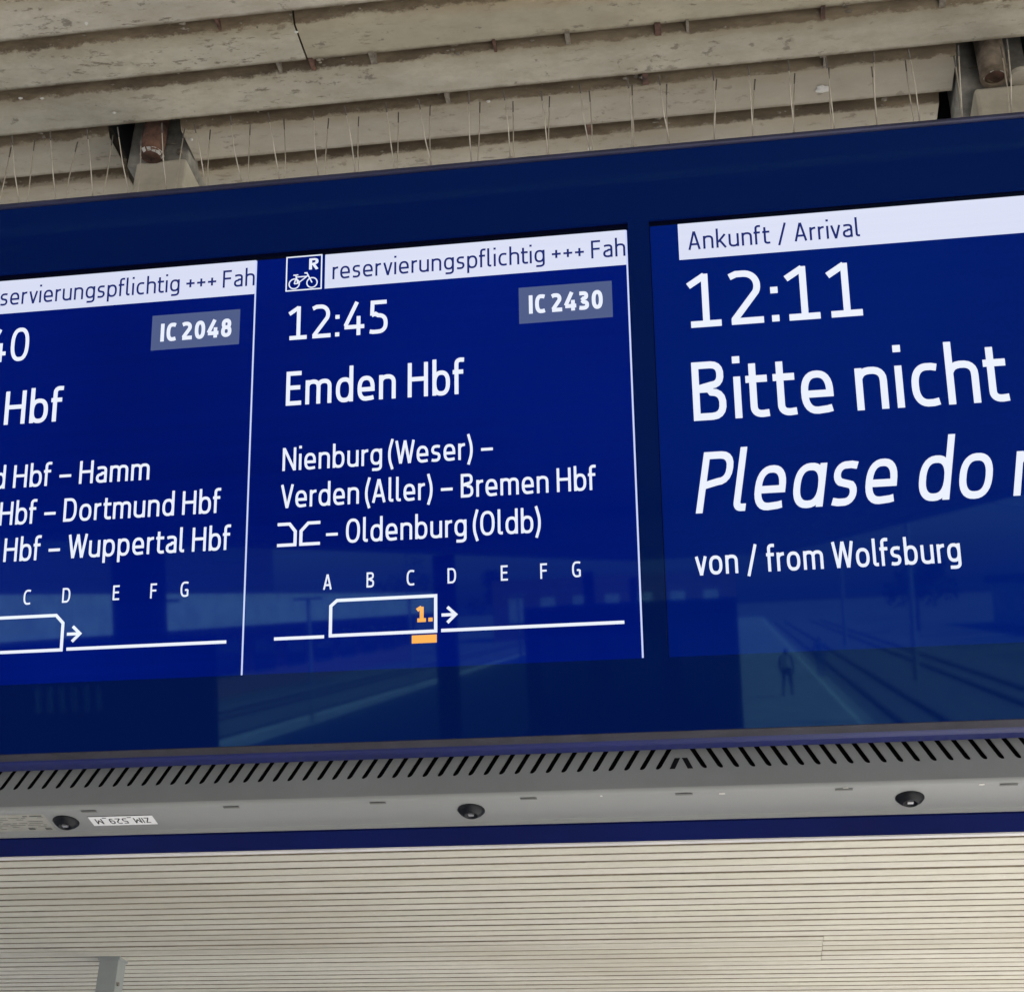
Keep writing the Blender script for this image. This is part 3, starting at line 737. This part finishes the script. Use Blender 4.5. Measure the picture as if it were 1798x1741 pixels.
# white inventory sticker, upside down as one looks up at it
stk = mesh('inventory_sticker', on_tray([(-.7335, .0990), (-.6460, .0990), (-.6460, .1235), (-.7335, .1235)], .0004), [(0, 1, 2, 3)], M['sticker'], board)
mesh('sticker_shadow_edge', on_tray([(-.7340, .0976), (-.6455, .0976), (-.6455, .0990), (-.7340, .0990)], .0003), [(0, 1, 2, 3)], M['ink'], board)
ss, tot = text_strokes('ZIM_529_M', 46)
vs, fs = [], []
k_ = .0140 / CH; kx = .0735 / tot
for j, (pts, closed) in enumerate(ss):
    rb = ribbon(pts, 46, closed); b = len(vs)
    q = []
    for l, r_ in rb: q += [(-.6530 - l[0] * kx, .1045 + l[1] * k_), (-.6530 - r_[0] * kx, .1045 + r_[1] * k_)]
    vs += on_tray(q, .0006 + .00001 * (j % 5))
    for i in range(len(rb) - 1): a_ = b + 2 * i; fs.append((a_, a_ + 1, a_ + 3, a_ + 2))
mesh('sticker_lettering', vs, fs, M['ink'], stk)
inf = mesh('faded_type_label', on_tray([(-.8850, .0870), (-.7900, .0870), (-.7900, .1330), (-.8850, .1330)], .0003), [(0, 1, 2, 3)], M['faded'], board)
vs, fs = [], []; r5 = random.Random(5)
for row in range(8):
    y0 = .0905 + row * .0050; x = -.882
    while x < -.797:
        l = r5.uniform(.006, .022); h = .0011 if row else .0028
        x2 = min(x + l, -.794)
        if r5.random() < .85:
            b = len(vs); vs += on_tray([(x, y0), (x2, y0), (x2, y0 + h), (x, y0 + h)], .0006); fs.append((b, b + 1, b + 2, b + 3))
        x = x2 + .003
for x0, y0 in ((-.803, .1245), (-.826, .1235)):
    b = len(vs); vs += on_tray([(x0, y0), (x0 + .009, y0), (x0 + .009, y0 + .006), (x0, y0 + .006)], .0006); fs.append((b, b + 1, b + 2, b + 3))
mesh('label_lines', vs, fs, M['faded_ink'], inf)
# little bits of tape and dirt along the bend
for x, y, a_, b_ in ((.0850, .0850, .0040, .0035), (.232, .0800, .0035, .0030), (.3900, .0810, .0035, .0030), (-.877, .0800, .005, .0025), (-.0620, .0760 + .006, .0016, .003)):
    mesh('dirt_spot', on_tray([(x - a_ * .9, y - b_ * .5), (x + a_ * .7, y - b_ * .6), (x + a_, y + b_ * .4), (x + a_ * .2, y + b_ * .7), (x - a_, y + b_ * .5)], .0005), [(0, 1, 2, 3, 4)], M['lime'], board)

# ------------------------------------------------------------------ bird spikes
SPF = [(-0.876, 0.794, -0.87), (-0.818, 0.795, -0.815), (-0.762, 0.792, -0.759), (-0.716, 0.79, -0.704), (-0.65, 0.79, -0.649), (-0.602, 0.783, -0.591), (-0.549, 0.791, -0.537), (-0.494, 0.79, -0.482), (-0.428, 0.786, -0.427), (-0.384, 0.789, -0.374), (-0.325, 0.788, -0.318), (-0.278, 0.787, -0.265), (-0.208, 0.789, -0.21), (-0.16, 0.788, -0.156), (-0.108, 0.782, -0.103), (-0.055, 0.788, -0.045), (0.01, 0.79, 0.011), (0.053, 0.789, 0.063), (0.125, 0.788, 0.121), (0.172, 0.791, 0.173), (0.225, 0.793, 0.228), (0.274, 0.791, 0.281), (0.337, 0.793, 0.336), (0.381, 0.792, 0.391), (0.445, 0.79, 0.445), (0.507, 0.793, 0.507)]
SPB = [(-0.888, 0.838, -0.881), (-0.819, 0.827, -0.823), (-0.764, 0.833, -0.767), (-0.72, 0.828, -0.713), (-0.652, 0.833, -0.655), (-0.612, 0.826, -0.601), (-0.551, 0.828, -0.544), (-0.5, 0.832, -0.489), (-0.432, 0.826, -0.43), (-0.387, 0.824, -0.378), (-0.328, 0.825, -0.325), (-0.281, 0.832, -0.273), (-0.208, 0.829, -0.211), (-0.16, 0.825, -0.157), (-0.107, 0.827, -0.107), (-0.05, 0.83, -0.047), (0.011, 0.833, 0.012), (0.06, 0.829, 0.06), (0.13, 0.829, 0.12), (0.183, 0.823, 0.173), (0.238, 0.826, 0.228), (0.285, 0.83, 0.281), (0.343, 0.825, 0.34), (0.389, 0.83, 0.392), (0.454, 0.83, 0.451), (0.517, 0.837, 0.512)]
r6 = random.Random(9)
x = .56
while x < 1.05:
    SPF.append((x + r6.uniform(-.006, .006), .791, x)); SPB.append((x + r6.uniform(-.006, .006), .829, x)); x += r6.choice((.047, .062))
x = -.93
while x > -1.05:
    SPF.append((x + r6.uniform(-.006, .006), .791, x)); SPB.append((x + r6.uniform(-.006, .006), .829, x)); x -= r6.choice((.047, .062))
# SPIKE PLACE
bz = VT + .0087
strip = empty('bird_spike_strip', OB + Matrix.Rotation(TILT, 3, 'X') @ Vector((0, .03, bz)), (TILT, 0, 0), label='row of thin wire bird spikes along the top edge of the blue board', cat='bird spikes')
MB().box(UL + .02, UR - .02, -.028, .028, 0, .0035).build('base_strip', M['faded'], strip)
for lst, y0, y1 in ((SPF, -.020, -.050), (SPB, .020, .040)):
    for tx, tv, bx in lst:
        h = tv - bz
        p0 = Vector((bx, y0, .002)); p1 = Vector((tx, y1, h)); mid = (p0 + p1) / 2 + Vector((r6.uniform(-.0025, .0025), r6.uniform(-.003, .003), 0))
        q = p0.lerp(p1, .86) + (mid - (p0 + p1) / 2) * .4
        sp_ = MB().tube([p0, mid, q], .00085, 6).build('spike', M['wire'], strip, True)
        MB().tube([q, p1], [.0009, .0011], 6).build('spike_tip', M['wire_tip'], sp_, True)
# ------------------------------------------------------------------ the station round it
def gmat(name, c, rough=.85, var=.2, scale=.6, **k): return plain(name, c, rough, var=var, scale=scale, **k)
M['paving'] = gmat('platform_paving', (.40, .40, .395), var=.28, scale=.9)
M['ballast'] = gmat('track_ballast', (.20, .19, .175), var=.4, scale=2)
M['earth'] = gmat('ground_earth', (.16, .165, .13), var=.45, scale=.12)
M['rail_steel'] = plain('rail_steel', (.22, .19, .17), .4, .8)
M['white_line'] = gmat('white_platform_line', (.75, .74, .70), scale=3)
M['brick'] = gmat('brown_brick_wall', (.20, .12, .09), scale=2)
M['pale_wall'] = gmat('pale_render_wall', (.62, .62, .60), scale=1)
M['dark_wall'] = gmat('dark_hall_wall', (.06, .055, .06), scale=1)
M['pane'] = plain('window_pane', (.05, .07, .08), .1, bmp=0)
M['bark'] = gmat('dark_coat', (.06, .065, .08), scale=20)
M['skin'] = gmat('skin', (.45, .28, .2), scale=20)
M['bluecoat'] = gmat('blue_coat', (.10, .13, .22), scale=20)

g = MB().box(-400, 400, -600, 600, -1.25, -1.0).build('ground', M['earth']); g['kind'] = 'structure'
pf = MB().box(-16, 3.6, -220, 60, -1.0, 0).build('platform', M['paving']); pf['kind'] = 'structure'
tbd = MB().box(3.6, 15, -220, 60, -1.0, -.9).build('track_bed', M['ballast']); tbd['kind'] = 'structure'
tb2 = MB().box(-27, -16, -220, 60, -1.0, -.9).build('track_bed', M['ballast']); tb2['kind'] = 'structure'
for x in (3.1, -15.6):
    l = MB().box(x, x + .16, -200, 50, .004, .008).build('platform_edge_line', M['white_line']); l['kind'] = 'structure'
for j, x in enumerate((5.2, 6.65, 10.2, 11.65, -18.2, -19.65, -23.2, -24.65)):
    o = MB().box(x, x + .07, -220, 60, -.9, -.74).build('rail', M['rail_steel'])
    tag(o, ['nearest steel rail beside the platform edge on the right', 'second steel rail beside the platform on the right', 'third steel rail on the right hand tracks', 'farthest steel rail on the right hand tracks',
            'nearest steel rail of the left hand tracks', 'second steel rail of the left hand tracks', 'third steel rail of the left hand tracks', 'farthest steel rail by the left hand building'][j], 'rail', 'rails of the tracks')
# the grey post that meets the ceiling beyond the board
gp = empty('roof_post', (-3.319, 7.64, 0), label='grey square steel post meeting the slatted ceiling below the board at the left', cat='post')
zt = ZC + H0 - math.tan(SL) * 7.64 + .004
MB().box(-.052, .052, -.052, .052, 0, zt - .004).build('shaft', M['grey_post'], gp, bevel=.004)
MB().box(-.058, .058, -.058, .058, zt - .020, zt - .003).build('cap_plate', M['grey_post'], gp)
MB().tube([(.053, -.03, zt - .14), (.064, -.03, zt - .14)], .010, 8).build('bolt', M['post_cap'], gp)
MB().box(-.12, .12, -.12, .12, 0, .02).build('foot_plate', M['grey_post'], gp)
# columns under the canopy behind the viewer
for j, (x, y) in enumerate(((-7.6, -15), (-8.05, -38), (-7.6, -75), (-7.6, -110))):
    c = empty('canopy_column', (x, y, 0), label=['nearest dark steel column carrying the canopy behind the viewer', 'second dark steel column carrying the canopy behind the viewer', 'third dark steel column down the platform', 'farthest dark steel column down the platform'][j], cat='column', group='canopy columns along the platform')
    MB().box(-.28, .28, -.22, .22, .012, 5.2).build('shaft', M['dark_wall'], c)
    MB().box(-.4, .4, -.4, .4, 0, .012).build('base_plate', M['dark_wall'], c)
# dark kiosk with a row of windows, pale halls and an added dark hall that blocks the sky
ks = empty('platform_kiosk', (-10.4, -17.5, 0), label='dark platform kiosk with a row of small lit windows', cat='kiosk')
MB().box(-2.6, 2.0, -2.6, 2.0, 0, 3.5).build('body', M['dark_wall'], ks)
for i in range(6): MB().box(1.12 + i * .17, 1.12 + i * .17 + .08, 2.003, 2.03, 2.62, 2.95).build('window', M['pale_wall'], ks)
st_ = empty('stair_enclosure', (-1.5, -20, 0), label='dark stair enclosure with glazed sides in the middle of the platform', cat='stair enclosure')
MB().box(-1.4, 1.5, -3, 3, 0, 3.7).build('wall', M['dark_wall'], st_)
for i in range(3): MB().box(-1.2 + i * .95, -.5 + i * .95, 3.003, 3.03, 2.2, 3.3).build('window', M['pane'], st_)
h1 = empty('station_building', (-36, -75, 0), label='long low pale building across the left hand tracks with a light fascia', cat='building')
MB().box(-6, 6, -60, 45, -1, 3.2).build('wall', M['brick'], h1)
MB().box(-6.5, 8.5, -61, 46, 3.2, 5.0).build('fascia', M['pale_wall'], h1)
for i in range(14): MB().box(6.003, 6.04, -52 + i * 7, -52 + i * 7 + 4.2, .2, 2.4).build('window', M['pane'], h1)
h2 = empty('added_sky_block_hall', (-62, -60, 0), label='tall dark hall added behind the low pale building to block the sky', cat='building')  # added out of view to keep open sky out of the glass reflections
MB().box(-14, 14, -90, 70, -1, 17).build('wall', M['dark_wall'], h2)
for i in range(8): MB().box(14.003, 14.05, -80 + i * 18, -80 + i * 18 + 9, 9, 13).build('window', M['pane'], h2)
h3 = empty('goods_shed', (42, -130, 0), label='low pale goods shed beyond the right hand tracks', cat='building')
MB().box(-14, 14, -40, 60, -1, 3.4).build('wall', M['pale_wall'], h3)
MB().box(-14.6, 14.6, -41, 61, 3.4, 4.2).build('roof', M['dark_wall'], h3)
for i in range(9): MB().box(-14.05, -14.003, -36 + i * 10, -36 + i * 10 + 5, .6, 2.4).build('window', M['pane'], h3)
h4 = empty('end_building', (-14, -190, 0), label='brick building closing the view at the far platform end', cat='building')
MB().box(-16, 14, -8, 8, -1, 6.5).build('wall', M['brick'], h4)
for i in range(7): MB().box(-14 + i * 4, -12.2 + i * 4, 8.003, 8.06, 1.2, 4.2).build('window', M['pale_wall'], h4)
for j, (x, y) in enumerate(((8.4, -38), (8.4, -72), (16.4, -60), (8.4, -120))):
    ms = empty('catenary_mast', (x, y, -.9), label=['nearest catenary mast standing between the right hand tracks', 'second catenary mast standing between the right hand tracks', 'catenary mast beyond the right hand tracks', 'farthest catenary mast between the right hand tracks'][j], cat='catenary mast', group='catenary masts along the tracks')
    MB().tube([(0, 0, 0), (0, 0, 9)], [.16, .10], 8).build('pole', M['grey_post'], ms)
    MB().tube([(0, 0, 6.4), (-2.6, 0, 7.0)], .04, 6).tube([(0, 0, 7.6), (-2.6, 0, 7.0)], .03, 6).build('bracket_arm', M['grey_post'], ms)
# walkers far down the platform and someone holding up a camera
def person(loc, rz, label, coat, raise_arms=False, stride=.28, bag=False):
    t = empty('person', loc, (0, 0, rz), label=label, cat='person')
    J = {'pel': (0, 0, .95, .135), 'waist': (0, .0, 1.12, .125), 'chest': (0, .01, 1.34, .15), 'neck': (0, .0, 1.50, .055), 'hd': (0, -.01, 1.60, .085), 'top': (0, 0, 1.70, .075),
         'hl': (.10, 0, .90, .10), 'kl': (.11, -stride * .6, .50, .065), 'al': (.11, -stride * .9 + .02, .08, .045), 'tl': (.11, -stride * .9 - .14, .03, .035),
         'hr': (-.10, 0, .90, .10), 'kr': (-.11, stride * .25, .50, .065), 'ar': (-.11, stride * 1.1, .10, .045), 'tr': (-.11, stride * 1.1 - .13, .03, .035)}
    if raise_arms:
        J.update({'sl': (.19, 0, 1.42, .06), 'el': (.30, -.16, 1.28, .045), 'wl': (.10, -.30, 1.55, .032), 'fl': (.04, -.33, 1.60, .030), 'sr': (-.19, 0, 1.42, .06), 'er': (-.30, -.16, 1.28, .045), 'wr': (-.10, -.30, 1.55, .032), 'fr': (-.04, -.33, 1.60, .030)})
    else:
        J.update({'sl': (.19, 0, 1.42, .06), 'el': (.25, .10, 1.15, .045), 'wl': (.24, .0, .90, .032), 'fl': (.23, -.03, .80, .032), 'sr': (-.19, 0, 1.42, .06), 'er': (-.25, -.06, 1.15, .045), 'wr': (-.24, -.18, .93, .032), 'fr': (-.23, -.22, .84, .032)})
    ks_ = list(J); ix = {k: i for i, k in enumerate(ks_)}
    E_ = [('pel', 'waist'), ('waist', 'chest'), ('chest', 'neck'), ('neck', 'hd'), ('hd', 'top'), ('pel', 'hl'), ('hl', 'kl'), ('kl', 'al'), ('al', 'tl'), ('pel', 'hr'), ('hr', 'kr'), ('kr', 'ar'), ('ar', 'tr'),
          ('chest', 'sl'), ('sl', 'el'), ('el', 'wl'), ('wl', 'fl'), ('chest', 'sr'), ('sr', 'er'), ('er', 'wr'), ('wr', 'fr')]
    me = bpy.data.meshes.new('body'); me.from_pydata([J[k][:3] for k in ks_], [(ix[a], ix[b]) for a, b in E_], []); me.materials.append(coat)
    o = bpy.data.objects.new('body', me); C.objects.link(o); o.parent = t
    sk = o.modifiers.new('skin', 'SKIN'); sb = o.modifiers.new('sub', 'SUBSURF'); sb.levels = sb.render_levels = 2
    for i, k in enumerate(ks_): me.skin_vertices[0].data[i].radius = (J[k][3], J[k][3] * (.72 if k in ('pel', 'waist', 'chest') else 1))
    me.skin_vertices[0].data[0].use_root = True
    if bag:
        MB().box(-.15, .15, .12, .27, 1.02, 1.42).build('backpack', M['pale_wall'], t, bevel=.04)
    if raise_arms: MB().box(-.04, .04, -.36, -.345, 1.52, 1.67).build('phone', M['black'], t)
    return t
person((1.6, -51, 0), .2, 'person in a dark coat with a pale backpack on the platform near the right edge', M['bark'], bag=True)
person((3.35, -62, 0), -.1, 'person in a blue coat farther down the platform', M['bluecoat'], stride=.1)
person((-3.7, -24, 0), 2.9, 'person with both arms raised holding up a phone', M['bark'], True, .03)

M['leaf'] = gmat('foliage', (.09, .12, .06), scale=3, var=.4)
M['trunk'] = gmat('tree_bark', (.10, .08, .06), scale=5)
def tree(x, y, h, label):
    t = empty('tree', (x, y, -1), label=label, cat='tree', group='trees beyond the tracks')
    MB().tube([(0, 0, 0), (.1, 0, h * .35), (-.1, .1, h * .7)], [.22, .16, .06], 7).build('trunk', M['trunk'], t)
    r_ = random.Random(int(x * 13 + y)); vs = []; fs = []
    cl = [(r_.gauss(0, h * .16), r_.gauss(0, h * .16), h * r_.uniform(.42, .95), h * r_.uniform(.08, .17)) for _ in range(14)]
    for cx, cy, cz, cr in cl:
        for _ in range(70):
            p = Vector((r_.gauss(0, 1), r_.gauss(0, 1), r_.gauss(0, 1))).normalized() * cr * r_.uniform(.6, 1.05) + Vector((cx, cy, cz))
            a = Vector((r_.gauss(0, 1), r_.gauss(0, 1), r_.gauss(0, 1))).normalized() * .22; c = a.orthogonal().normalized() * .16
            b = len(vs); vs += [p - a, p - c, p + a, p + c]; fs.append((b, b + 1, b + 2, b + 3))
    mesh('crown', vs, fs, M['leaf'], t)
for j, (x, y, h) in enumerate(((26, -105, 5.5), (33, -90, 6.5), (27, -125, 7), (30, -95, 10), (17.5, -150, 8), (-30, -190, 9), (-44, -200, 11))):
    tree(x, y, h, ['low tree beside the right hand tracks before the pale shed', 'nearest bushy tree on the right of the tracks', 'middle tree in front of the pale goods shed', 'tallest tree standing right of the pale shed', 'far tree close to the right hand tracks', 'tree beyond the end building on the left', 'tall tree far behind the low pale building'][j])
for j, (x, y) in enumerate(((-16.6, -34), (-14.6, -47), (-15.2, -66), (-13.5, -90))):
    lp = empty('lamp_post', (x if j else -14.8, y, 0), label=['nearest slim lamp post by the left platform edge', 'second slim lamp post by the left platform edge', 'third slim lamp post by the left platform edge', 'farthest slim lamp post by the left platform edge'][j], cat='lamp post', group='lamp posts by the left platform edge')
    MB().tube([(0, 0, 0), (0, 0, 4.2)], .07, 8).build('pole', M['grey_post'], lp)
    MB().box(-.5, .5, -.09, .09, 4.2, 4.3).build('lamp_head', M['grey_post'], lp)
